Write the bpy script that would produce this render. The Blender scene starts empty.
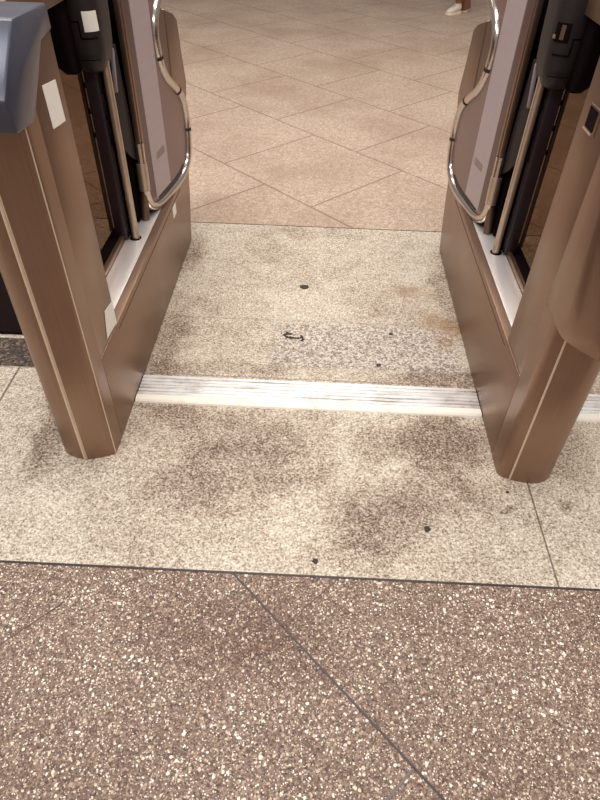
import bpy, bmesh, math, random
from mathutils import Vector, Matrix
random.seed(4)
C = bpy.context.scene.collection

# ------------------------------------------------------------------ materials
def srgb(r, g, b):
    def f(c):
        c /= 255.0
        return c / 12.92 if c <= 0.04045 else ((c + 0.055) / 1.055) ** 2.4
    return (f(r), f(g), f(b), 1.0)

class NT:
    def __init__(self, name):
        self.m = bpy.data.materials.new(name); self.m.use_nodes = True
        self.t = self.m.node_tree; self.t.nodes.clear()
        self.out = self.n('ShaderNodeOutputMaterial')
        self._co = None
    def n(self, typ, **kw):
        nd = self.t.nodes.new(typ)
        for k, v in kw.items(): setattr(nd, k, v)
        return nd
    def lk(self, a, b): self.t.links.new(a, b)
    def put(self, sock, v):
        if hasattr(v, 'links') or isinstance(v, bpy.types.NodeSocket): self.lk(v, sock)
        else: sock.default_value = v
    def co(self):
        if not self._co: self._co = self.n('ShaderNodeTexCoord').outputs['Object']
        return self._co
    def math(self, op, a, b=0.0, clamp=False):
        nd = self.n('ShaderNodeMath', operation=op, use_clamp=clamp)
        self.put(nd.inputs[0], a); self.put(nd.inputs[1], b); return nd.outputs[0]
    def mapping(self, scale=(1,1,1), rot=(0,0,0), loc=(0,0,0), vec=None):
        nd = self.n('ShaderNodeMapping'); self.lk(vec or self.co(), nd.inputs[0])
        nd.inputs['Scale'].default_value = scale; nd.inputs['Rotation'].default_value = rot; nd.inputs['Location'].default_value = loc
        return nd.outputs[0]
    def noise(self, scale, detail=4, rough=.55, vec=None, color=False):
        nd = self.n('ShaderNodeTexNoise'); self.lk(vec or self.co(), nd.inputs['Vector'])
        nd.inputs['Scale'].default_value = scale; nd.inputs['Detail'].default_value = detail; nd.inputs['Roughness'].default_value = rough
        return nd.outputs['Color' if color else 'Fac']
    def vor(self, scale, vec=None, rand=1.0):
        nd = self.n('ShaderNodeTexVoronoi'); self.lk(vec or self.co(), nd.inputs['Vector'])
        nd.inputs['Scale'].default_value = scale; nd.inputs['Randomness'].default_value = rand
        return nd.outputs['Distance'], nd.outputs['Color']
    def remap(self, v, a, b, c=0.0, d=1.0, smooth=False):
        nd = self.n('ShaderNodeMapRange'); nd.clamp = True
        if smooth: nd.interpolation_type = 'SMOOTHSTEP'
        self.put(nd.inputs['Value'], v)
        for k, x in zip(('From Min', 'From Max', 'To Min', 'To Max'), (a, b, c, d)): self.put(nd.inputs[k], x)
        return nd.outputs['Result']
    def ramp(self, v, stops, const=False):
        nd = self.n('ShaderNodeValToRGB'); self.put(nd.inputs[0], v)
        cr = nd.color_ramp
        if const: cr.interpolation = 'CONSTANT'
        while len(cr.elements) < len(stops): cr.elements.new(.5)
        for e, (p, c) in zip(cr.elements, stops): e.position = p; e.color = c
        return nd.outputs[0]
    def mix(self, f, a, b, mode='MIX'):
        nd = self.n('ShaderNodeMix', data_type='RGBA', blend_type=mode)
        self.put(nd.inputs[0], f); self.put(nd.inputs[6], a); self.put(nd.inputs[7], b); return nd.outputs[2]
    def sep(self, v):
        nd = self.n('ShaderNodeSeparateXYZ'); self.lk(v, nd.inputs[0]); return nd.outputs
    def bump(self, h, strength=.2, dist=.002):
        nd = self.n('ShaderNodeBump'); self.put(nd.inputs['Height'], h)
        nd.inputs['Strength'].default_value = strength; nd.inputs['Distance'].default_value = dist
        return nd.outputs[0]
    def bsdf(self, col, rough=.5, metal=0.0, normal=None, spec=.5, **kw):
        nd = self.n('ShaderNodeBsdfPrincipled')
        self.put(nd.inputs['Base Color'], col); self.put(nd.inputs['Roughness'], rough); self.put(nd.inputs['Metallic'], metal)
        nd.inputs['Specular IOR Level'].default_value = spec
        for k, v in kw.items(): self.put(nd.inputs[k], v)
        if normal is not None: self.lk(normal, nd.inputs['Normal'])
        return nd.outputs[0]
    def done(self, sh): self.lk(sh, self.out.inputs[0]); return self.m

def plain(name, col, rough=.5, metal=0.0, var=.12, scale=60, spec=.5):
    t = NT(name)
    n = t.noise(scale, 3)
    d = tuple(c * (1 - var) for c in col[:3]) + (1,); l = tuple(min(1, c * (1 + var)) for c in col[:3]) + (1,)
    c = t.ramp(n, [(.3, d), (.7, l)])
    return t.done(t.bsdf(c, rough, metal, spec=spec))

ANISO = 0.0
def brushed(name, col, rough=.32, metal=.9, axis='z', var=.10, aniso=False):
    t = NT(name)
    sc = (700, 700, 6) if axis == 'z' else (700, 8, 700) if axis == 'y' else (8, 700, 700)
    g = t.noise(1, 3, vec=t.mapping(sc))
    sm = t.noise(5, 4, .6)
    v = t.math('ADD', t.math('MULTIPLY', g, .55), t.math('MULTIPLY', sm, .45))
    d = tuple(c * (1 - var) for c in col[:3]) + (1,); l = tuple(min(1, c * (1 + var)) for c in col[:3]) + (1,)
    c = t.ramp(v, [(.35, d), (.65, l)])
    r = t.remap(sm, .3, .7, rough * .85, rough * 1.2)
    tg = t.n('ShaderNodeTangent'); tg.direction_type = 'RADIAL'; tg.axis = 'Z'
    return t.done(t.bsdf(c, r, metal, normal=t.bump(g, .06, .001), **({'Anisotropic': .65, 'Anisotropic Rotation': ANISO, 'Tangent': tg.outputs[0]} if aniso else {})))

def blob(t, vec, x, y, rx, ry, s):
    sub = t.n('ShaderNodeVectorMath', operation='SUBTRACT'); t.lk(vec, sub.inputs[0]); sub.inputs[1].default_value = (x, y, 0)
    mul = t.n('ShaderNodeVectorMath', operation='MULTIPLY'); t.lk(sub.outputs[0], mul.inputs[0]); mul.inputs[1].default_value = (1 / rx, 1 / ry, 0)
    ln = t.n('ShaderNodeVectorMath', operation='LENGTH'); t.lk(mul.outputs[0], ln.inputs[0])
    return t.remap(ln.outputs['Value'], .35, 1.1, s, 0.0, smooth=True)

def warp(t, amount, scale):
    c = t.noise(scale, 5, .65, color=True)
    sub = t.n('ShaderNodeVectorMath', operation='SUBTRACT'); t.lk(c, sub.inputs[0]); sub.inputs[1].default_value = (.5, .5, .5)
    sc = t.n('ShaderNodeVectorMath', operation='SCALE'); t.lk(sub.outputs[0], sc.inputs[0]); sc.inputs['Scale'].default_value = amount
    ad = t.n('ShaderNodeVectorMath', operation='ADD'); t.lk(t.co(), ad.inputs[0]); t.lk(sc.outputs[0], ad.inputs[1])
    return ad.outputs[0]

def concrete():
    t = NT('worn_concrete')
    w = warp(t, .16, 9)
    x, y, z = t.sep(t.co())
    # general dirt
    n1 = t.noise(3.2, 6, .65); n2 = t.noise(14, 5, .7)
    dirt = t.remap(t.math('ADD', t.math('MULTIPLY', n1, .6), t.math('MULTIPLY', n2, .4)), .43, .65, 0, .55)
    stains = [(-.23, .98, .22, .15, .55), (-.17, 1.13, .24, .12, .4), (.37, 1.14, .17, .13, .75), (.20, 1.12, .12, .10, .35),
              (.20, .87, .16, .13, .55), (.13, .76, .13, .06, .35), (.33, .96, .16, .10, .35), (.504, .922, .03, .022, .7), (.652, .925, .032, .022, .6),
              (-.47, 1.5, .10, .30, .55), (-.5, 2.1, .10, .22, .5), (.5, 1.9, .09, .35, .45), (.43, 1.40, .24, .05, .6), (-.25, 1.41, .3, .035, .35),
              (-.38, 1.2, .12, .07, .5), (-.69, 1.12, .07, .2, .7), (-.01, 1.02, .12, .10, .3), (.70, 1.1, .10, .16, .4), (-.1, 2.3, .5, .05, .2)]
    for s in stains: dirt = t.math('ADD', dirt, blob(t, w, *s))
    dirt = t.math('MINIMUM', dirt, .92)
    rust = None
    for s in [(.353, 1.88, .10, .06, .5), (.43, 1.70, .10, .07, .6), (.43, 1.60, .05, .05, .75), (.49, 1.66, .05, .05, .6)]:
        b = blob(t, w, *s); rust = b if rust is None else t.math('ADD', rust, b)
    rust = t.math('MULTIPLY', t.math('MINIMUM', rust, .9), t.remap(n2, .3, .55, .45, 1))
    # grain: the dirt sits in the pits, so it shifts the grain's own tone
    s1 = t.noise(165, 5, .75); s2 = t.noise(60, 4, .75); s3 = t.noise(420, 2, .6)
    vd, vc = t.vor(260); chip = t.sep(vc)[0]
    g = t.math('ADD', t.math('MULTIPLY', s1, .78), t.math('MULTIPLY', s2, .28))
    g = t.math('ADD', g, t.math('MULTIPLY', t.math('SUBTRACT', chip, .5), .17))
    g = t.math('ADD', g, t.math('MULTIPLY', t.math('SUBTRACT', s3, .5), .22))
    g = t.math('SUBTRACT', t.math('ADD', g, .015), t.math('MULTIPLY', dirt, .19))
    col = t.ramp(g, [(.22, srgb(66, 46, 40)), (.35, srgb(118, 98, 86)), (.46, srgb(172, 156, 139)), (.58, srgb(210, 199, 182)), (.74, srgb(240, 234, 222))])
    col = t.mix(rust, col, srgb(146, 112, 76))
    # repaired patch with exposed grey aggregate
    e = t.sep(warp(t, .02, 30))
    px = t.math('MULTIPLY', t.remap(e[0], -.14, -.11), t.remap(e[0], .50, .46)); py = t.math('MULTIPLY', t.remap(e[1], 1.425, 1.44), t.remap(e[1], 1.665, 1.65))
    pm = t.math('MULTIPLY', px, py)
    pd, pc = t.vor(185); pcx = t.sep(pc)
    agg = t.ramp(pcx[0], [(0, srgb(94, 80, 74)), (.28, srgb(142, 128, 119)), (.55, srgb(178, 166, 154)), (.8, srgb(218, 209, 198))])
    agg = t.mix(t.math('MULTIPLY', rust, .6), agg, srgb(150, 116, 82))
    col = t.mix(t.math('MULTIPLY', pm, .75), col, agg)
    # joints sawn into the slab
    def line(c, at, wd): return t.remap(t.math('ABSOLUTE', t.math('SUBTRACT', c, at)), wd * .5, wd, 1, 0)
    j1 = t.math('MULTIPLY', line(x, .574, .003), t.math('LESS_THAN', y, 1.1))
    j2 = t.math('MULTIPLY', line(x, -.885, .004), t.math('LESS_THAN', y, 1.375))
    j3 = t.math('MULTIPLY', line(e[1], 1.672, .004), .3)
    j4 = line(e[1], 1.372, .004); j4 = t.math('MULTIPLY', j4, .5)
    j = t.math('MAXIMUM', t.math('MAXIMUM', j1, j2), t.math('MAXIMUM', j3, j4))
    col = t.mix(t.math('MULTIPLY', j, .8), col, srgb(84, 66, 56))
    h = t.math('ADD', t.math('MULTIPLY', s1, 1.0), t.math('MULTIPLY', j, -2.0))
    return t.done(t.bsdf(col, .75, 0, normal=t.bump(h, .25, .002), spec=.3))

def pebbles():
    t = NT('exposed_pebble_aggregate')
    n1 = t.noise(2.6, 5, .6); n2 = t.noise(60, 3, .6)
    x, y, z = t.sep(t.co())
    n3 = t.noise(190, 4, .75)
    matrix = t.ramp(t.math('ADD', t.math('MULTIPLY', n3, .75), t.math('MULTIPLY', n2, .25)), [(.36, srgb(52, 34, 30)), (.46, srgb(100, 78, 67)), (.55, srgb(142, 119, 105)), (.68, srgb(184, 163, 146))])
    col = matrix; hsum = None
    pal = [(0, srgb(84, 62, 54)), (.2, srgb(124, 102, 90)), (.42, srgb(162, 138, 122)), (.64, srgb(190, 168, 150)), (.82, srgb(224, 208, 188)), (.95, srgb(248, 240, 226))]
    for sc, lo, hi, dens in ((300, .34, .44, .75), (190, .30, .38, .42), (125, .26, .34, .30)):
        wv = warp(t, .006, 120)
        d, c = t.vor(sc, vec=wv)
        cs = t.sep(c)
        thr = t.remap(cs[1], 0, 1, lo * .6, hi * 1.25)
        m = t.math('MULTIPLY', t.remap(d, thr, t.math('ADD', thr, .08), 1, 0), t.math('LESS_THAN', cs[2], dens))
        col = t.mix(m, col, t.ramp(cs[0], pal))
        hsum = m if hsum is None else t.math('MAXIMUM', hsum, m)
    d3, c3 = t.vor(105); k = t.math('MULTIPLY', t.remap(d3, .14, .22, 1, 0), t.math('GREATER_THAN', t.sep(c3)[0], .80))
    col = t.mix(k, col, srgb(66, 46, 42))
    sh = t.remap(n1, .40, .65, 0, .30)
    for b in [(-.16, .58, .22, .10, .4), (-.03, .52, .12, .08, .25)]: sh = t.math('ADD', sh, blob(t, warp(t, .1, 8), *b))
    col = t.mix(t.math('MINIMUM', sh, .6), col, t.mix(1.0, col, srgb(176, 150, 136), 'MULTIPLY'))
    return t.done(t.bsdf(col, .6, 0, normal=t.bump(hsum, .35, .002), spec=.4))

def tiles():
    t = NT('diagonal_stone_tiles')
    s1 = t.noise(150, 4, .75); s2 = t.noise(40, 5, .75); n1 = t.noise(1.6, 6, .65)
    vd, vc = t.vor(150)
    col = t.mix(t.remap(s2, .3, .7), srgb(164, 139, 121), srgb(202, 181, 161))
    col = t.mix(t.remap(t.sep(vc)[0], .6, .95, 0, .6), col, srgb(228, 212, 194))
    col = t.mix(t.remap(s1, .50, .66, 0, .7), col, srgb(120, 94, 78))
    col = t.mix(t.remap(n1, .42, .66, 0, .5), col, srgb(146, 118, 100))
    # running bond laid at 45 degrees
    x, y, z = t.sep(t.co())
    r2 = 1 / math.sqrt(2)
    n = t.math('MULTIPLY', t.math('ADD', x, y), r2); m = t.math('MULTIPLY', t.math('SUBTRACT', y, x), r2)
    P = .627
    rown = t.math('DIVIDE', t.math('SUBTRACT', n, 1.777), P); row = t.math('FLOOR', rown)
    fr = t.math('FRACT', rown)
    half = t.math('MULTIPLY', t.math('ABSOLUTE', t.math('SUBTRACT', row, t.math('MULTIPLY', t.math('FLOOR', t.math('MULTIPLY', row, .5)), 2))), .5)
    mc = t.math('DIVIDE', t.math('SUBTRACT', m, 1.813), P + .008)
    mm = t.math('FRACT', t.math('ADD', mc, half))
    def edge(f, wd): return t.remap(t.math('MINIMUM', f, t.math('SUBTRACT', 1, f)), wd * .4, wd, 1, 0)
    g = t.math('MAXIMUM', edge(fr, .009), edge(mm, .008))
    col = t.mix(t.math('MULTIPLY', g, t.remap(s2, .3, .6, .45, .8)), col, srgb(98, 70, 58))
    return t.done(t.bsdf(col, .6, 0, normal=t.bump(t.math('SUBTRACT', s1, g), .15, .002), spec=.35))

M = {}
M['concrete'] = concrete(); M['pebble'] = pebbles(); M['tile'] = tiles()
M['steel'] = brushed('brushed_bronze_steel', srgb(152, 126, 109), .32, .9, aniso=True)
M['trim'] = plain('painted_highlight', srgb(226, 208, 186), .35, .35, .04)  # pale colour standing in for highlights along the nose edges
M['lip'] = plain('grey_lip', srgb(128, 118, 124), .4, 0, .05)
M['dull_rod'] = plain('dull_rod', srgb(92, 72, 60), .5, .5, .1)
M['mauve'] = plain('dark_mauve', srgb(88, 66, 62), .3, .1, .06)
M['steel_y'] = brushed('brushed_bronze_plinth', srgb(148, 122, 105), .34, .88, 'y')
M['steel_dull'] = brushed('dull_bronze', srgb(120, 96, 80), .42, .75)  # darker, rougher version of the bronze steel
M['ledge'] = brushed('polished_ledge', srgb(236, 230, 228), .34, .55, 'y', .03)
M['tube'] = plain('polished_tube', srgb(206, 198, 190), .2, 1.0, .05)
M['rod'] = plain('satin_rod', srgb(206, 186, 168), .32, .8, .06)
M['plastic_blue'] = plain('slate_blue_plastic', srgb(66, 68, 82), .22, 0, .04)
M['plastic_dark'] = plain('charcoal_plastic', srgb(42, 37, 38), .45, 0, .06, spec=.3)
M['plastic_slate'] = plain('slate_plate', srgb(34, 29, 30), .5, 0, .06, spec=.2)
M['black'] = plain('black_rubber', srgb(16, 7, 8), .7, 0, .2, spec=.08)
M['column'] = plain('black_purple_column', srgb(40, 28, 34), .35, 0, .1)
M['white'] = plain('white_sticker', srgb(240, 236, 226), .55, 0, .03)
M['seam'] = plain('dark_seam', srgb(50, 36, 30), .7, 0, .1)
M['strip'] = plain('grey_divider_strip', srgb(98, 90, 88), .4, .6, .1)
M['strip_dark'] = plain('dark_divider_strip', srgb(64, 54, 52), .5, .4, .15)
M['strip_diag'] = plain('grey_diagonal_strip', srgb(62, 52, 50), .45, .3, .1)
M['joint'] = plain('faint_joint', srgb(104, 80, 70), .7, 0, .15, 200)
M['gum'] = plain('trodden_gum', srgb(58, 44, 38), .7, 0, .25, 300)
M['mat'] = plain('near_black_slab', srgb(24, 14, 13), .9, 0, .5, 300, spec=.1)

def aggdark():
    t = NT('dark_speckled_band')
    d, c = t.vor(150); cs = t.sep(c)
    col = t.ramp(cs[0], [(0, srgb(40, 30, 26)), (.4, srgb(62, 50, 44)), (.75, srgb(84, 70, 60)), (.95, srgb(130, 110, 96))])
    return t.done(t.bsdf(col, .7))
M['dark_band'] = aggdark()

def tread():
    t = NT('worn_aluminium_tread')
    st = t.noise(1, 5, .7, vec=t.mapping((5, 160, 60))); n = t.noise(7, 5, .7); f = t.noise(180, 2)
    x, y, z = t.sep(t.co())
    d = t.remap(t.math('ADD', t.math('MULTIPLY', st, .6), t.math('MULTIPLY', n, .4)), .50, .62, 0, .7)
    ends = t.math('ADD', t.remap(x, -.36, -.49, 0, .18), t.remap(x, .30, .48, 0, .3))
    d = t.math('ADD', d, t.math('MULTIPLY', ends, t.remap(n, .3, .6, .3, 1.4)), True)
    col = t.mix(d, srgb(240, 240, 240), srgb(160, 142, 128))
    return t.done(t.bsdf(col, .38, .35, normal=t.bump(st, .1, .001)))
M['tread'] = tread()
def nosing():
    t = NT('worn_white_nosing')
    n = t.noise(12, 5, .7)
    col = t.mix(t.remap(n, .56, .72, 0, .5), srgb(246, 240, 228), srgb(178, 156, 138))
    return t.done(t.bsdf(col, .5, .1))
M['nosing'] = nosing()

def leafsheet(name, tint, alpha, rough):
    t = NT(name)
    tr = t.n('ShaderNodeBsdfTransparent'); tr.inputs[0].default_value = (1, .93, .9, 1)
    n = t.noise(1, 3, vec=t.mapping((8, 8, 400)))
    d = tuple(c * .93 for c in tint[:3]) + (1,)
    b = t.bsdf(t.ramp(n, [(.35, d), (.65, tint)]), rough, 0, spec=.6)
    mx = t.n('ShaderNodeMixShader'); mx.inputs[0].default_value = alpha
    t.lk(tr.outputs[0], mx.inputs[1]); t.lk(b, mx.inputs[2])
    return t.done(mx.outputs[0])
M['sheet'] = leafsheet('tinted_acrylic', srgb(134, 106, 102), .86, .2)
M['band'] = leafsheet('frosted_lavender_band', srgb(178, 162, 164), .95, .35)

def smoked():
    t = NT('smoked_acrylic')
    tr = t.n('ShaderNodeBsdfTransparent'); tr.inputs[0].default_value = (.46, .38, .32, 1)
    b = t.bsdf(srgb(40, 28, 24), .15, 0, spec=.5)
    mx = t.n('ShaderNodeMixShader'); mx.inputs[0].default_value = .06
    t.lk(tr.outputs[0], mx.inputs[1]); t.lk(b, mx.inputs[2])
    return t.done(mx.outputs[0])
M['smoked'] = smoked()

# ------------------------------------------------------------------ mesh helpers
def link(name, bm, mat, parent=None, origin=None, bevel=0.0, seg=2, smooth=True, angle=35):
    bmesh.ops.remove_doubles(bm, verts=bm.verts, dist=1e-6)
    bmesh.ops.recalc_face_normals(bm, faces=bm.faces)
    org = Vector(origin) if origin is not None else (Vector(parent['_org']) if parent is not None else Vector((0, 0, 0)))
    if bevel > 0:
        es = [e for e in bm.edges if len(e.link_faces) == 2 and e.calc_face_angle(0) > math.radians(28)]
        bmesh.ops.bevel(bm, geom=es, offset=bevel, segments=seg, profile=.5, affect='EDGES', clamp_overlap=True)
        bmesh.ops.recalc_face_normals(bm, faces=bm.faces)
    bmesh.ops.translate(bm, verts=bm.verts, vec=-org)
    me = bpy.data.meshes.new(name); bm.to_mesh(me); bm.free()
    if smooth:
        for p in me.polygons: p.use_smooth = True
        me.set_sharp_from_angle(angle=math.radians(angle))
    me.materials.append(mat)
    o = bpy.data.objects.new(name, me); C.objects.link(o)
    if parent is not None:
        o.parent = parent; o['_org'] = tuple(org)
    else:
        o.location = org; o['_org'] = tuple(org)
    return o

def tag(o, label=None, cat=None, group=None, kind=None):
    if label: o['label'] = label
    if cat: o['category'] = cat
    if group: o['group'] = group
    if kind: o['kind'] = kind
    return o

def thing(name, org, label, cat, group=None):
    o = bpy.data.objects.new(name, None); C.objects.link(o); o.location = org; o['_org'] = tuple(org)
    o.empty_display_size = .1
    return tag(o, label, cat, group)

def box(bm, x0, x1, y0, y1, z0, z1):
    v = [bm.verts.new(p) for p in [(x0,y0,z0),(x1,y0,z0),(x1,y1,z0),(x0,y1,z0),(x0,y0,z1),(x1,y0,z1),(x1,y1,z1),(x0,y1,z1)]]
    for f in ((0,1,2,3),(4,5,6,7),(0,1,5,4),(1,2,6,5),(2,3,7,6),(3,0,4,7)): bm.faces.new([v[i] for i in f])

def loft(bm, rings, cap=True):
    vr = [[bm.verts.new(p) for p in r] for r in rings]
    n = len(vr[0])
    for a, b in zip(vr, vr[1:]):
        for i in range(n): bm.faces.new((a[i], a[(i+1) % n], b[(i+1) % n], b[i]))
    if cap: bm.faces.new(vr[0]); bm.faces.new(vr[-1])

def spline(pts, k=6, closed=False):
    P = [Vector(p) for p in pts]; out = []
    n = len(P); rng = range(n if closed else n - 1)
    for i in rng:
        if closed: a, b, c, d = P[i-1], P[i], P[(i+1) % n], P[(i+2) % n]
        else: a, b, c, d = P[max(i-1, 0)], P[i], P[i+1], P[min(i+2, n-1)]
        for j in range(k):
            t = j / k
            out.append(.5 * ((2*b) + (c-a)*t + (2*a-5*b+4*c-d)*t*t + (3*b-3*c+d-a)*t**3))
    if not closed: out.append(P[-1])
    return out

def tube(bm, pts, r, seg=12):
    P = [Vector(p) for p in pts]; rings = []
    ref = None
    for i, p in enumerate(P):
        d = (P[min(i+1, len(P)-1)] - P[max(i-1, 0)]).normalized()
        if ref is None:
            ref = d.orthogonal().normalized()
        ref = (ref - d * ref.dot(d)).normalized(); w = d.cross(ref)
        rr = r[i] if isinstance(r, (list, tuple)) else r
        rings.append([p + (ref * math.cos(a) + w * math.sin(a)) * rr for a in [2*math.pi*k/seg for k in range(seg)]])
    loft(bm, rings)

# ------------------------------------------------------------------ the setting
def slab(name, x0, x1, y0, y1, z0, z1, mat, label, cat):
    bm = bmesh.new(); box(bm, x0, x1, y0, y1, z0, z1)
    return tag(link(name, bm, mat, smooth=False), label, cat, None, 'structure')
slab('floor', -9, 9, -4, .7055, -.1, 0, M['pebble'], 'brown floor of exposed pebble aggregate in the foreground', 'floor')
slab('floor', -9, 9, .7105, 2.352, -.1, 0, M['concrete'], 'worn cream concrete slab running under the fare gates', 'floor')
slab('floor', -9, 9, 2.356, 17, -.1, 0, M['tile'], 'tan stone tiles laid diagonally beyond the fare gates', 'floor')
slab('trim_1', -9, 9, .7055, .7105, -.1, .0012, M['strip_dark'], 'dark strip between pebble floor and cream slab', 'floor trim')
slab('trim_2', -9, 9, 2.352, 2.356, -.1, .0008, M['strip_dark'], 'dark strip between cream slab and far diagonal tiles', 'floor trim')

def diag(name, p, q, w, mat, label):
    p, q = Vector((*p, 0)), Vector((*q, 0)); d = (q - p).normalized(); s = Vector((-d.y, d.x, 0)) * w / 2
    bm = bmesh.new()
    loft(bm, [[p - s, p + s, p + s + Vector((0, 0, .0012)), p - s + Vector((0, 0, .0012))], [q - s, q + s, q + s + Vector((0, 0, .0012)), q - s + Vector((0, 0, .0012))]])
    tag(link(name, bm, mat, smooth=False), label, 'floor trim', None, 'structure')
diag('trim_3', (-.149, .705), (1.6, -1.044), .0042, M['strip_diag'], 'grey metal strip crossing the pebble floor from the dark border diagonally')
diag('trim_4', (.216, .339), (-1.2, -1.077), .005, M['strip'], 'short grey strip meeting the long diagonal strip at the bottom')
diag('trim_5', (-.50, .62), (-1.5, -.38), .0024, M['joint'], 'faint dark joint crossing the pebble floor at left')
diag('trim_6', (-.035, .585), (.085, .705), .0016, M['joint'], 'faint dark joint between diagonal strip and dark border')

slab('floor', -1.6, -.66, 1.376, 1.512, -.05, .0015, M['dark_band'], 'dark speckled band beside the left fare gate', 'floor')  # dark speckled strip of floor left of the left gate

# ------------------------------------------------------------------ threshold
def threshold(x0, x1, label):
    t = thing('threshold_strip', ((x0 + x1) / 2, 1.3, 0), label, 'threshold strip', 'metal threshold strips')
    bm = bmesh.new()
    # ribbed cross-section along x
    prof = [(1.268, 0), (1.268, .0045)]
    y = 1.270; pitch = .0145
    for k in range(6):
        prof += [(y, .0078), (y + .0095, .0078), (y + .0108, .0048), (y + pitch - .0012, .0048)]; y += pitch
    prof += [(1.357, .0045), (1.362, 0)]
    loft(bm, [[(x0, a, b) for a, b in prof], [(x1, a, b) for a, b in prof]])
    tag(link('ribbed_plate', bm, M['tread'], t, smooth=False), 'ribbed metal plate worn and streaked with dirt')
    bm = bmesh.new()
    prof = [(1.240, 0), (1.2425, .004), (1.248, .0082), (1.268, .0082), (1.268, 0)]
    loft(bm, [[(x0, a, b) for a, b in prof], [(x1, a, b) for a, b in prof]])
    tag(link('nosing', bm, M['nosing'], t, smooth=False), 'flat pale front edge')
threshold(-.4985, .4985, 'ribbed metal threshold strip crossing the floor between the two fare gates')
threshold(.652, 1.75, 'ribbed metal threshold strip seen only right of the right fare gate')

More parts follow.
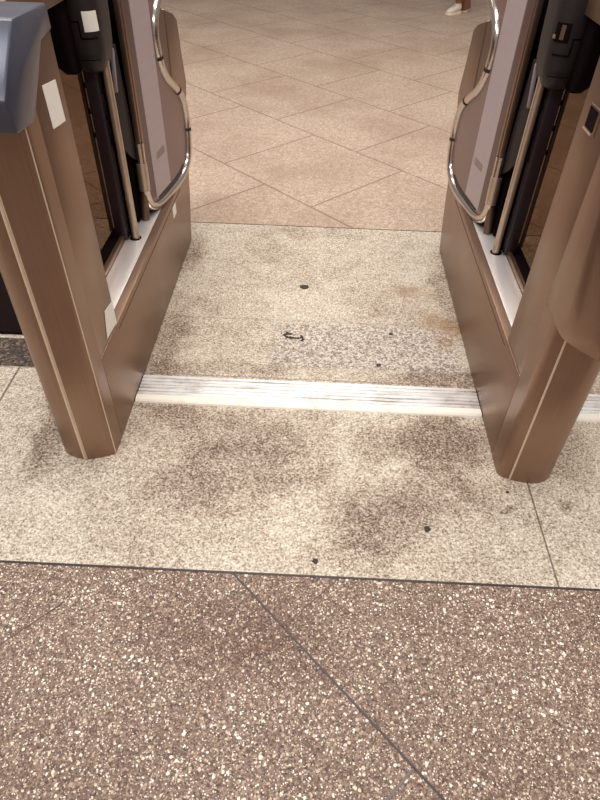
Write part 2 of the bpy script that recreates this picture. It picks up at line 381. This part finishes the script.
# ------------------------------------------------------------------ fare gates
def build_gate(s, kind, label):
    t = thing('fare_gate', (s * .573, 1.64, 0), label, 'fare gate', 'fare gates')
    def X(u): return s * (.5 + u)
    def part(name, bm, mat, bevel=0.0, seg=2, lab=None, parent=None, **kw):
        o = link(name, bm, M[mat], parent or t, bevel=bevel, seg=seg, **kw)
        if lab: o['label'] = lab
        return o
    def ubox(bm, u0, u1, y0, y1, z0, z1): box(bm, X(u0), X(u1), y0, y1, z0, z1)
    def extr(bm, prof, u0, u1): loft(bm, [[(X(u0), a, b) for a, b in prof], [(X(u1), a, b) for a, b in prof]])

    # --- nose of the near end, floor to reader
    if kind == 'left':
        front_pts = [(0, 1.060), (.0015, 1.047), (.006, 1.040), (.018, 1.033), (.045, 1.0235), (.0755, 1.0175), (.105, 1.0235), (.128, 1.035), (.140, 1.049), (.145, 1.070)]
        ztop = .86; highlights = [(.0755, 1.0172, .0032), (.0710, 1.0182, .0014), (.0028, 1.0445, .0018)]
    else:
        front_pts = [(0, 1.045), (.0025, 1.032), (.010, 1.0235), (.029, 1.0155), (.055, 1.0075), (.085, 1.0045), (.108, 1.009), (.128, 1.021), (.142, 1.040), (.147, 1.062)]
        ztop = .96; highlights = [(.0295, 1.0152, .0026)]
    plan = [(front_pts[0][0], 1.099)] + [(p.x, p.y) for p in spline([(a, b, 0) for a, b in front_pts], 4)] + [(front_pts[-1][0], 1.099)]
    bm = bmesh.new()
    loft(bm, [[(X(u), y, z) for u, y in plan] for z in (0, .3, .6, ztop)])
    part('nose_column', bm, 'steel', lab='rounded brushed steel end column', angle=35)
    for u, y, r in highlights:  # highlight lines on the nose, built as thin pale strips
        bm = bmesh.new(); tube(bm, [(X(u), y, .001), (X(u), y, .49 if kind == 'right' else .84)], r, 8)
        part('highlight_strip', bm, 'trim', lab='thin pale vertical strip imitating a highlight')
    bm = bmesh.new(); ubox(bm, .002, .143, 1.097, 1.104, .01, .95); part('seam_strip', bm, 'seam')
    # base shadow gap
    bm = bmesh.new(); ubox(bm, .001, .144, 1.10, 1.244, .279, .962)
    part('side_panel', bm, 'steel', .0025)
    # --- plinth
    bm = bmesh.new()
    extr(bm, [(1.1015, 0), (2.195, 0), (2.235, .10), (2.262, .18), (2.285, .276), (1.1015, .276)], 0, .145)
    for f in list(bm.faces): pass
    part('plinth', bm, 'steel_y', .003)
    bm = bmesh.new(); ubox(bm, -.0007, .004, 1.246, 2.10, .2555, .258); part('plinth_seam', bm, 'seam')
    bm = bmesh.new(); ubox(bm, .024, .088, 1.244, 2.08, .270, .2772)
    lg = part('ledge', bm, 'ledge', .0015, lab='mirror-bright metal ledge')
    bm = bmesh.new(); bmesh.ops.create_cone(bm, cap_ends=True, segments=20, radius1=.018, radius2=.018, depth=.001, matrix=Matrix.Translation((X(.060), 1.690, .2777)))
    part('rod_hole', bm, 'black', parent=lg)
    bm = bmesh.new(); ubox(bm, .089, .103, 1.244, 2.08, .270, .292); part('inner_rim', bm, 'steel', .003)
    bm = bmesh.new(); ubox(bm, .1035, .1445, 1.244, 2.08, .268, .2785); part('rubber_bed', bm, 'black', .001, lab='black rubber bed along the plinth top')

    # --- far end: panel and reader head
    bm = bmesh.new(); extr(bm, [(2.03, .277), (2.258, .277), (2.258, .783), (2.13, .83), (2.03, .93)], .022, .142); part('side_panel', bm, 'steel_dull', .003)
    bm = bmesh.new()
    prof = [(2.260, .277), (2.275, .277), (2.32, .34), (2.40, .395), (2.465, .455), (2.495, .51), (2.46, .62), (2.437, .725), (2.385, .752), (2.260, .787)]
    extr(bm, prof, .020, .145)
    part('reader_head', bm, 'steel', .006, 3, lab='sloping brushed steel reader head')

    # --- the near reader
    if kind == 'left':
        bm = bmesh.new()
        prof = [(1.000, .832), (1.078, .827), (1.186, .929), (1.243, .934), (1.243, .976), (1.091, .980), (.986, .886)]
        extr(bm, prof, -.004, .152)
        rh = part('reader_housing', bm, 'plastic_blue', .005, 2, lab='slate blue plastic reader housing with chamfered edges')
        for quad in ([(1.150, .790), (1.215, .784), (1.212, .859), (1.147, .866)], [(1.160, .290), (1.240, .283), (1.2425, .345), (1.183, .356)]):
            bm = bmesh.new(); loft(bm, [[(X(.0004), a, b) for a, b in quad], [(X(-.0006), a, b) for a, b in quad]])
            part('sticker', bm, 'white', smooth=False, lab='blank white sticker')
        bm = bmesh.new(); ubox(bm, -.0006, .0004, 1.955, 2.005, .212, .252)
        part('sticker', bm, 'white', smooth=False, lab='small white sticker at the far end of the plinth')
    else:
        levels = [(.484, 0.0), (.492, .008), (.53, .012), (.62, -.012), (.74, -.052), (.79, -.085), (.83, -.14)]
        base = [(-.0025, 1.098), (-.0025, 1.045), (-.0025, .995), (.000, .975), (.008, .957), (.022, .935), (.045, .910), (.074, .898), (.103, .910), (.126, .935), (.142, .957), (.150, .975), (.152, .995), (.152, 1.045), (.152, 1.098)]
        rings = []
        for z, e in levels:
            r = []
            for u, y in base:
                k = max(0.0, min(1.0, (1.098 - y) / .2))
                r.append((X(u), y - e * k, z))
            rings.append(r)
        bm = bmesh.new(); loft(bm, rings)
        part('reader_head', bm, 'steel', .003, 2, lab='brushed steel reader head bulging over the nose', angle=40)
        # recess slot
        bm = bmesh.new(); ubox(bm, -.0012, .002, 1.150, 1.205, .810, .856)
        fr = part('card_slot', bm, 'steel', .001, lab='small recessed slot with bright lower lip')
        bm = bmesh.new(); ubox(bm, -.0022, .001, 1.160, 1.201, .816, .852); part('slot_opening', bm, 'black', parent=fr)
        bm = bmesh.new(); ubox(bm, -.004, .001, 1.158, 1.203, .811, .815); part('slot_lip', bm, 'rod', parent=fr)

    # --- top beam between near post and motor head
    bm = bmesh.new(); ubox(bm, .088, .145, 1.246, 2.035, .92, .970); part('top_beam', bm, 'steel_dull', .004)

    # --- centre: column, motor head, rods
    bm = bmesh.new(); ubox(bm, .078, .116, 1.672, 1.735, .279, .80)
    part('motor_column', bm, 'column', .006, lab='black upright column')
    bm = bmesh.new(); ubox(bm, .066, .0775, 1.700, 1.735, .279, .80); part('column_shroud', bm, 'black', .002)
    def rr(cu, cy, hu, hy, r, z, k=5):
        pts = []
        for (sx, sy, a0) in ((1, 1, 0), (-1, 1, 90), (-1, -1, 180), (1, -1, 270)):
            for j in range(k + 1):
                a = math.radians(a0 + 90 * j / k)
                pts.append((X(cu + sx * (hu - r) + r * math.cos(a)), cy + sy * (hy - r) + r * math.sin(a), z))
        return pts
    bm = bmesh.new()
    rings = [rr(.084, 1.692, .020, .034, .016, .752), rr(.084, 1.692, .031, .048, .026, .760), rr(.084, 1.692, .040, .061, .034, .782), rr(.084, 1.692, .044, .068, .038, .81), rr(.084, 1.692, .0465, .071, .040, .86), rr(.084, 1.692, .049, .073, .042, .95), rr(.084, 1.692, .049, .073, .042, 1.0), rr(.084, 1.692, .038, .06, .03, 1.01)]
    loft(bm, rings)
    mh = part('motor_head', bm, 'plastic_dark', lab='charcoal plastic motor head with rounded foot', angle=50)
    def front(u, z):      # point on the rounded front of the motor head
        cu, hu, hy, r = .084, .0470, .0710, .040
        d = abs(u - cu) - (hu - r)
        y = 1.692 - hy + (r - math.sqrt(max(0, r*r - d*d)) if d > 0 else 0)
        return Vector((X(u), y, z))
    def wrap(u0, u1, z0, z1, off, n=6):
        bm = bmesh.new(); a, b = [], []
        for i in range(n + 1):
            u = u0 + (u1 - u0) * i / n
            for L, o in ((a, off), (b, -.004)):
                p, q = front(u, z0), front(u, z1)
                L.append((p + Vector((0, -o, 0)), q + Vector((0, -o, 0))))
        rings = [[a[i][0], a[i][1], b[i][1], b[i][0]] for i in range(n + 1)]
        loft(bm, rings); return bm
    # moulded seam lines, one stepping down
    part('moulding_line', wrap(.082, .124, .869, .872, .0012), 'black', parent=mh, smooth=False)
    part('moulding_line', wrap(.080, .083, .836, .872, .0012, 2), 'black', parent=mh, smooth=False)
    part('moulding_line', wrap(.046, .082, .834, .837, .0012), 'black', parent=mh, smooth=False)
    part('moulding_line', wrap(.048, .122, .788, .790, .0012), 'black', parent=mh, smooth=False)
    if kind == 'left':
        part('sticker', wrap(.042, .070, .850, .892, .0016), 'white', parent=mh, smooth=False, lab='white label')
    else:
        part('latch_recess', wrap(.042, .070, .862, .902, .0016), 'black', parent=mh, smooth=False, lab='dark square latch recess')
        part('latch', wrap(.050, .058, .868, .898, .003), 'steel_dull', parent=mh, smooth=False)
        part('latch_clip', wrap(.040, .043, .868, .876, .003), 'rod', parent=mh, smooth=False)
    bm = bmesh.new()
    loft(bm, [rr(.125, 1.680, .016, .06, .010, .756), rr(.130, 1.675, .026, .085, .014, .785), rr(.130, 1.675, .030, .10, .016, .82), rr(.130, 1.675, .030, .10, .016, .923)])
    part('motor_shroud', bm, 'black', lab='black shroud beside the motor head', angle=50)
    for (u, y, r, mat) in ((.058, 1.690, .0108, 'rod'), (.146, 1.735, .0065, 'dull_rod')):
        bm = bmesh.new(); tube(bm, [(X(u), y, .276), (X(u), y, .55), (X(u), y, .785)], r, 14)
        rod = part('guide_rod', bm, mat)
        for z in (.700, .635, .570):
            bm = bmesh.new(); ubox(bm, u + (.004 if u < .1 else -.022), u + (.022 if u < .1 else -.004), y - .007, y + .007, z - .006, z + .006)
            part('rod_clip', bm, 'black', .0015, parent=rod)
    bm = bmesh.new(); ubox(bm, .1475, .1505, 1.15, 2.10, .262, .955)
    part('smoked_panel', bm, 'smoked', lab='smoked see-through panel closing the far side of the opening', smooth=False)
    # pivot plate behind the rod
    bm = bmesh.new()
    extr(bm, [(1.708, .547), (1.765, .500), (1.823, .466), (1.812, .628), (1.800, .70), (1.790, .79), (1.745, .79), (1.712, .66)], .0535, .060)
    pp = part('pivot_plate', bm, 'plastic_slate', .002)
    bm = bmesh.new(); extr(bm, [(1.712, .690), (1.722, .690), (1.748, .782), (1.745, .79), (1.733, .785)], .046, .0545); part('plate_lip', bm, 'lip', .0015, parent=pp)
    bm = bmesh.new(); ubox(bm, .070, .105, 1.79, 2.03, .279, .93); part('drive_panel', bm, 'black', .003, lab='black panel behind the gate leaf')

    # --- gate leaf, folded back along the aisle
    A = Vector((X(.050), 1.785, 0)); B = Vector((X(-.012), 2.215, 0)); d = (B - A).normalized()
    nrm = Vector((-d.y, d.x, 0)); 
    if nrm.x * s > 0: nrm = -nrm       # towards the aisle
    def LF(tt, z, o=0.0): return A + d * tt + nrm * o + Vector((0, 0, z))
    path = [(.040, .52), (.037, .44), (.035, .385), (.043, .342), (.070, .308), (.136, .287), (.254, .282), (.335, .284), (.395, .297), (.437, .325), (.456, .365), (.463, .42), (.462, .468), (.440, .535), (.38, .585), (.322, .625), (.290, .665), (.273, .716), (.268, .765), (.284, .803), (.315, .832), (.36, .858), (.41, .885), (.45, .93), (.455, .98), (.42, 1.03), (.33, 1.06), (.10, 1.066), (.055, 1.06), (.040, 1.03)]
    sp = spline([LF(a, b) for a, b in path], 5)
    # glass sheet is the leaf's own mesh
    flat = spline([(a, b, 0) for a, b in path], 5)
    cx = sum(p.x for p in flat) / len(flat); cz = .66
    bm = bmesh.new()
    r1 = [bm.verts.new(LF(p.x, p.y, .003)) for p in flat]; r2 = [bm.verts.new(LF(p.x, p.y, -.003)) for p in flat]
    e1 = [bm.edges.new((r1[i], r1[(i+1) % len(r1)])) for i in range(len(r1))]
    bmesh.ops.triangle_fill(bm, edges=e1, use_beauty=True)
    e2 = [bm.edges.new((r2[i], r2[(i+1) % len(r2)])) for i in range(len(r2))]
    bmesh.ops.triangle_fill(bm, edges=e2, use_beauty=True)
    for i in range(len(r1)):
        bm.faces.new((r1[i], r1[(i+1) % len(r1)], r2[(i+1) % len(r2)], r2[i]))
    leaf = part('gate_leaf', bm, 'sheet', lab='tinted see-through gate leaf in a bent tube frame, folded open', angle=30)
    bm = bmesh.new(); tube(bm, sp, .0150, 16)
    part('tube_frame', bm, 'tube', parent=leaf, lab='bent polished metal tube', angle=60)
    bm = bmesh.new()
    for (a0, a1) in ((.036, .044), (.050, .062)):
        rings = [[LF(a0, z, -.008), LF(a1, z, -.008), LF(a1, z, .009), LF(a0, z, .009)] for z in (.46, 1.06)]
        loft(bm, rings)
    part('hinge_stile', bm, 'steel', .002, parent=leaf, lab='twin bronze metal uprights on the hinge side')
    bm = bmesh.new(); rings = [[LF(.044, z, -.006), LF(.050, z, -.006), LF(.050, z, .006), LF(.044, z, .006)] for z in (.46, 1.06)]
    loft(bm, rings); part('hinge_gasket', bm, 'seam', parent=leaf)
    bm = bmesh.new(); tube(bm, [LF(.034, .375), LF(.036, .41), LF(.037, .46)], .0175, 14)
    part('tube_socket', bm, 'rod', parent=leaf)
    bm = bmesh.new()
    rings = [[LF(.111, z, -.0045), LF(.243, z, -.0045), LF(.243, z, .0045), LF(.111, z, .0045)] for z in (.315, 1.05)]
    loft(bm, rings); bd = part('frosted_band', bm, 'band', parent=leaf, smooth=False, lab='pale lavender vertical band')
    bm = bmesh.new(); rings = [[LF(.064, z, -.0042), LF(.104, z, -.0042), LF(.104, z, .0042), LF(.064, z, .0042)] for z in (.33, 1.05)]
    loft(bm, rings); part('edge_band', bm, 'mauve', parent=leaf, smooth=False, lab='dark mauve vertical band')
    for k in range(4):
        bm = bmesh.new(); z = .428 + k * .006
        rings = [[LF(a, z, .0040), LF(a, z + .0022, .0040), LF(a, z + .0022, .0049), LF(a, z, .0049)] for a in (.150, .222)]
        loft(bm, rings); part('rating_mark', bm, 'steel_dull', parent=leaf, smooth=False)
    # rubber seal on the bottom and the clips on the tube
    bm = bmesh.new(); tube(bm, [LF(a, b, .004) for a, b in ((.13, .312), (.2, .306), (.28, .306), (.34, .310), (.38, .322))], .0035, 8)
    part('seal', bm, 'seam', parent=leaf)
    for (a, b) in ((.463, .42), (.40, .572), (.28, .69)):
        i = min(range(len(sp)), key=lambda k: (sp[k] - LF(a, b)).length)
        q = sp[max(0, i-1)]; r = sp[min(len(sp)-1, i+1)]; dd = (r - q).normalized()
        bm = bmesh.new(); tube(bm, [sp[i] - dd * .005, sp[i] + dd * .005], .0165, 14)
        part('tube_clip', bm, 'seam', parent=leaf)
    # leaf arm onto the ledge
    bm = bmesh.new(); tube(bm, [(X(.056), 1.815, .279), (X(.052), 1.815, .33), LF(.036, .395)], .013, 12); part('pivot_arm', bm, 'steel_dull', parent=leaf)
    return t
build_gate(-1, 'left', 'bronze steel fare gate on the left with slate blue reader housing and white stickers')
build_gate(1, 'right', 'bronze steel fare gate on the right with bulging steel reader head and recessed slot')

# ------------------------------------------------------------------ small things on the floor
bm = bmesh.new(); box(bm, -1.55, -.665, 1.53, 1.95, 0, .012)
tag(link('dark_slab', bm, M['mat'], bevel=.004), 'thin black slab lying beyond the dark stone band, left of the left gate', 'mat')  # thin near-black slab behind the dark band
def gum(x, y, r, label, ring=False, sx=1.0, rot=0.0):
    bm = bmesh.new(); n = 14
    if ring:
        for k in range(34):
            a = 2 * math.pi * k / 34 + random.uniform(-.1, .1); q = 1 + .25 * math.sin(2 * a + .6) + random.uniform(-.12, .12)
            px, py = x + .024 * q * math.cos(a), y + .012 * q * math.sin(a) - .25 * .024 * math.cos(a)
            if 0.7 < a < 1.9: continue
            rr_ = random.uniform(.0030, .0062)
            bmesh.ops.create_uvsphere(bm, u_segments=8, v_segments=5, radius=rr_, matrix=Matrix.Translation((px, py, .002)))
        for px, py in ((.030, -.022), (.034, -.016), (-.020, .018)):
            bmesh.ops.create_uvsphere(bm, u_segments=8, v_segments=5, radius=.005, matrix=Matrix.Translation((x + px, y + py, .002)))
        bmesh.ops.scale(bm, verts=bm.verts, vec=(1, 1, .4))
    else:
        outl = [r * (1 + random.uniform(-.2, .2)) for _ in range(n)]
        def ring_(k, z): return [(x + k * outl[i] * sx * math.cos(2*math.pi*i/n), y + k * outl[i] * math.sin(2*math.pi*i/n), z) for i in range(n)]
        loft(bm, [ring_(1, 0), ring_(.92, .0014), ring_(.6, .0026), ring_(.2, .003)])
    o = link('chewing_gum', bm, M['gum'], origin=(x, y, 0), angle=60)
    tag(o, label, 'gum', 'trodden gum on the concrete slab')
gum(-.030, 1.886, .017, 'round dark gum spot on cream slab, farthest back between the gates')
gum(-.059, 1.587, .02, 'broken ring of dark gum on the grey patch between the gates', True)
gum(.266, 1.621, .007, 'tiny dark gum dot at the back edge of the grey patch')
gum(.215, 1.455, .008, 'tiny dark gum dot on the grey patch just behind the threshold strip')
gum(.298, .849, .008, 'small dark gum spot on cream slab in front of the right gate')
gum(.032, .747, .0065, 'dark gum spot just behind the dark border strip')
gum(.515, .972, .004, 'tiny dark gum speck right beside the nose of the right gate')

# ------------------------------------------------------------------ passer-by at the back
def realize(o):
    dg = bpy.context.evaluated_depsgraph_get(); me = bpy.data.meshes.new_from_object(o.evaluated_get(dg))
    o.modifiers.clear(); o.data = me
    for p in me.polygons: p.use_smooth = True
def skinned(name, chains, mat, parent, root=0):
    bm = bmesh.new(); lay = bm.verts.layers.skin.verify(); verts = {}
    for ch in chains:
        prev = None
        for key, p, r in ch:
            if key not in verts:
                v = bm.verts.new(Vector(p) - Vector(parent['_org'])); v[lay].radius = (r, r); verts[key] = v
            v = verts[key]
            if prev is not None and prev != v: bm.edges.new((prev, v))
            prev = v
    bm.verts.ensure_lookup_table(); bm.verts[root][lay].use_root = True
    me = bpy.data.meshes.new(name); bm.to_mesh(me); bm.free(); me.materials.append(mat)
    o = bpy.data.objects.new(name, me); C.objects.link(o); o.parent = parent; o['_org'] = parent['_org']
    o.modifiers.new('skin', 'SKIN').use_smooth_shade = True
    s = o.modifiers.new('sub', 'SUBSURF'); s.levels = 1; s.render_levels = 1
    bpy.context.view_layer.update(); realize(o)
    return o
M['skin'] = plain('skin', srgb(176, 122, 90), .5, 0, .05)
M['trouser'] = plain('tan_trousers', srgb(122, 86, 60), .8, 0, .12, 90)
M['shirt'] = plain('grey_shirt', srgb(150, 140, 132), .8, 0, .1, 90)
M['hair'] = plain('dark_hair', srgb(40, 28, 22), .6, 0, .3, 200)
M['shoe'] = plain('white_sneaker', srgb(226, 214, 202), .5, 0, .06)
M['shoe_sole'] = plain('cream_sole', srgb(240, 226, 206), .5, 0, .05)
M['lace'] = plain('grey_lace', srgb(150, 130, 124), .7, 0, .1)

def person():
    F = Vector((1.255, 6.80, 0)); R = Vector((1.355, 6.93, 0))      # ankles: forward foot, rear foot
    P = thing('person', (1.28, 6.87, 0), 'person walking in tan trousers and white sneakers on the far tiles', 'person')
    k = .80
    hip = Vector((1.31, 6.865, .86 * k))
    fwd = Vector((-.85, -.52, 0)).normalized(); lat = Vector((fwd.y, -fwd.x, 0))   # lat: to the person's right
    pel = hip; chest = hip + Vector((0, 0, .36 * k)) + fwd * .02; neck = hip + Vector((0, 0, .58 * k)) + fwd * .02; head = hip + Vector((0, 0, .74 * k)) + fwd * .03
    hl, hr = hip - lat * .075 - Vector((0, 0, .03)), hip + lat * .075 - Vector((0, 0, .03))
    kf = (hl + F) / 2 + fwd * .03 + Vector((0, 0, .02)); kr = (hr + R) / 2 + fwd * .03
    fa, ra = F + Vector((0, 0, .075)), R + Vector((0, 0, .085))
    sl, sr = neck - lat * .15 - Vector((0, 0, .05)), neck + lat * .15 - Vector((0, 0, .05))
    ch = [[('pel', pel, .095), ('belly', hip + Vector((0, 0, .15)), .09), ('chest', chest, .105), ('neck', neck, .045), ('jaw', head - Vector((0, 0, .03)) + fwd * .01, .062), ('head', head + Vector((0, 0, .05)), .078), ('crown', head + Vector((0, 0, .11)), .055)],
          [('head', head, .07), ('nose', head + fwd * .095 + Vector((0, 0, .015)), .010)],
          [('pel', 0, 0), ('hl', hl, .075), ('kf', kf, .046), ('fc', fa * .6 + kf * .4, .042), ('fa', fa, .03)],
          [('pel', 0, 0), ('hr', hr, .075), ('kr', kr, .046), ('rc', ra * .6 + kr * .4, .042), ('ra', ra, .03)]]
    for sgn, sh, n, sw in ((-1, sl, 'l', -.08), (1, sr, 'r', .08)):
        el = sh + Vector((0, 0, -.27 * k)) + lat * sgn * .05 + fwd * sw * .4; wr = el + Vector((0, 0, -.22 * k)) + fwd * (sw + .05); pm = wr + Vector((0, 0, -.06 * k)) + fwd * .01
        ch.append([('chest', 0, 0), ('s' + n, sh, .05), ('e' + n, el, .034), ('w' + n, wr, .022), ('p' + n, pm, .024)])
        for i in range(4):
            b = pm + fwd * (.022 - .015 * i) + Vector((0, 0, -.012))
            L = (.060, .068, .064, .050)[i] * k
            ch.append([('p' + n, 0, 0), (f'f{n}{i}a', b + Vector((0, 0, -.016)), .0075), (f'f{n}{i}b', b + Vector((0, 0, -.016 - L * .5)) - lat * sgn * .004, .007), (f'f{n}{i}c', b + Vector((0, 0, -.016 - L)) - lat * sgn * .014, .0055)])
        ch.append([('w' + n, 0, 0), (f't{n}a', wr + fwd * .028 + Vector((0, 0, -.03)), .009), (f't{n}b', wr + fwd * .036 + Vector((0, 0, -.062)), .007)])
    skinned('body', ch, M['skin'], P)
    # trousers
    bm = bmesh.new()
    def leg(a, b, c, r0, r1, r2, r3): tube(bm, spline([a + Vector((0, 0, .02)), b, c], 6), [r0 + (r1 - r0) * min(1, i / 6) if i <= 6 else r1 + (r3 - r1) * (i - 6) / 6 for i in range(13)], 16)
    leg(hl, kf, fa + Vector((0, 0, .035)), .085, .060, .05, .043); leg(hr, kr, R + Vector((.004, -.006, .022)), .085, .060, .05, .052)
    tube(bm, [hip + Vector((0, 0, -.08)), hip + Vector((0, 0, -.02)), hip + Vector((0, 0, .10))], [.11, .125, .108], 18)
    link('trousers', bm, M['trouser'], P, angle=60)
    bm = bmesh.new()
    tube(bm, [hip + Vector((0, 0, .04)), hip + Vector((0, 0, .2)), chest + Vector((0, 0, .02)), neck - Vector((0, 0, .06)), neck - Vector((0, 0, .015))], [.128, .118, .132, .11, .055], 20)
    for sh, sgn in ((sl, -1), (sr, 1)): tube(bm, [sh - lat * sgn * .06, sh, sh + lat * sgn * .03 + Vector((0, 0, -.13))], [.06, .062, .056], 14)
    link('shirt', bm, M['shirt'], P, angle=60)
    bm = bmesh.new()
    bmesh.ops.create_uvsphere(bm, u_segments=20, v_segments=12, radius=.098, matrix=Matrix.Translation(head + Vector((0, 0, .065)) - fwd * .018))
    for v in bm.verts:
        q = v.co - head
        if q.dot(fwd) > .03 and q.z < .085: v.co -= fwd * (q.dot(fwd) - .03)
    link('hair', bm, M['hair'], P, angle=60)
    for sgn in (-1, 1):
        bm = bmesh.new(); bmesh.ops.create_uvsphere(bm, u_segments=10, v_segments=8, radius=.009, matrix=Matrix.Translation(head + fwd * .076 + lat * sgn * .028 + Vector((0, 0, .045)))); link('eye', bm, M['black'], P)
        bm = bmesh.new(); bmesh.ops.create_uvsphere(bm, u_segments=10, v_segments=8, radius=.02, matrix=Matrix.Translation(head + lat * sgn * .08 + Vector((0, 0, .03)))); link('ear', bm, M['skin'], P)
    bm = bmesh.new(); tube(bm, [head + fwd * .072 - lat * .02 - Vector((0, 0, .03)), head + fwd * .078 - Vector((0, 0, .032)), head + fwd * .072 + lat * .02 - Vector((0, 0, .03))], .005, 8); link('mouth', bm, M['trouser'], P)
    # sneakers
    for an, dr, L in ((F, Vector((-.80, -.60, 0)).normalized(), .17), (R, Vector((.30, .95, 0)).normalized(), .19)):
        sd = Vector((-dr.y, dr.x, 0))
        def ringx(tt, w, z0, z1):
            c = an + dr * (tt * L - .045)
            return [c + sd * (w * math.cos(a)) * (1.0 if math.sin(a) < .3 else .85) + Vector((0, 0, z0 + (z1 - z0) * max(0, .5 + .5 * math.sin(a)))) for a in [2 * math.pi * j / 16 for j in range(16)]]
        bm = bmesh.new(); loft(bm, [ringx(.0, .018, .02, .07), ringx(.06, .028, .014, .092), ringx(.25, .033, .012, .10), ringx(.42, .034, .012, .086), ringx(.62, .037, .012, .062), ringx(.82, .036, .012, .048), ringx(.95, .024, .014, .038), ringx(1.0, .010, .018, .030)])
        sh = link('sneaker', bm, M['shoe'], P, angle=60); sh['label'] = 'white low sneaker'
        bm = bmesh.new(); outl = [(.0, .020), (.08, .032), (.3, .036), (.5, .037), (.7, .041), (.88, .037), (1.0, .016)]
        lo = [an + dr * (a * L - .046) + sd * w for a, w in outl] + [an + dr * (a * L - .046) - sd * w for a, w in reversed(outl)]
        loft(bm, [[p for p in lo], [p + Vector((0, 0, .02)) for p in lo]]); link('sole', bm, M['shoe_sole'], sh)
        bm = bmesh.new()
        for q in (.42, .5, .58, .66):
            c = an + dr * (q * L - .045); zt = .093 - (q - .40) * .135
            tube(bm, [c - sd * .02 + Vector((0, 0, zt - .006)), c + Vector((0, 0, zt)), c + sd * .02 + Vector((0, 0, zt - .006))], .0035, 6)
        link('laces', bm, M['lace'], sh)
person()

# ------------------------------------------------------------------ light
def area(name, loc, size, energy, col, rot=(0, 0, 0), sy=None):
    l = bpy.data.lights.new(name, 'AREA'); l.shape = 'RECTANGLE'; l.size = size; l.size_y = sy or size; l.energy = energy; l.color = col
    o = bpy.data.objects.new(name, l); C.objects.link(o); o.location = loc; o.rotation_euler = rot; return o
warmc = (1.0, .95, .89)
area('ceiling_light_near', (0, 1.9, 3.4), 3.2, 80, warmc, sy=.6)
area('ceiling_light_front', (.3, -.7, 3.4), 4.5, 75, warmc, sy=.8)
area('added_light_left', (-1.9, .5, 3.4), 2.4, 45, (.93, .96, 1.0), sy=.7)  # added unseen lamp that brightens the left reader housing
area('ceiling_light_far', (0, 4.2, 3.4), 4.5, 75, warmc, sy=.8)
W = bpy.data.worlds.new('world'); bpy.context.scene.world = W; W.use_nodes = True
bg = W.node_tree.nodes['Background']; bg.inputs[0].default_value = (.90, .80, .74, 1); bg.inputs[1].default_value = .33

# ------------------------------------------------------------------ camera
cam = bpy.data.cameras.new('camera'); co = bpy.data.objects.new('camera', cam); C.objects.link(co)
cam.sensor_fit = 'VERTICAL'; cam.sensor_height = 36; cam.lens = 27.0; cam.clip_start = .02
def ray(px, py): return Vector((px - 300, -(py - 400), -600.)).normalized()
down = ray(280, 1040); fw = ray(333, -164); fw = (fw - down * fw.dot(down)).normalized(); rt = fw.cross(-down)
R3 = Matrix((rt, fw, -down))
co.matrix_world = Matrix.Translation((0, 0, 1.2)) @ R3.to_4x4()
sc = bpy.context.scene; sc.camera = co
sc.view_settings.view_transform = 'Standard'; sc.view_settings.look = 'None'; sc.view_settings.exposure = 0.08

for o in bpy.data.objects:
    if '_org' in o: del o['_org']
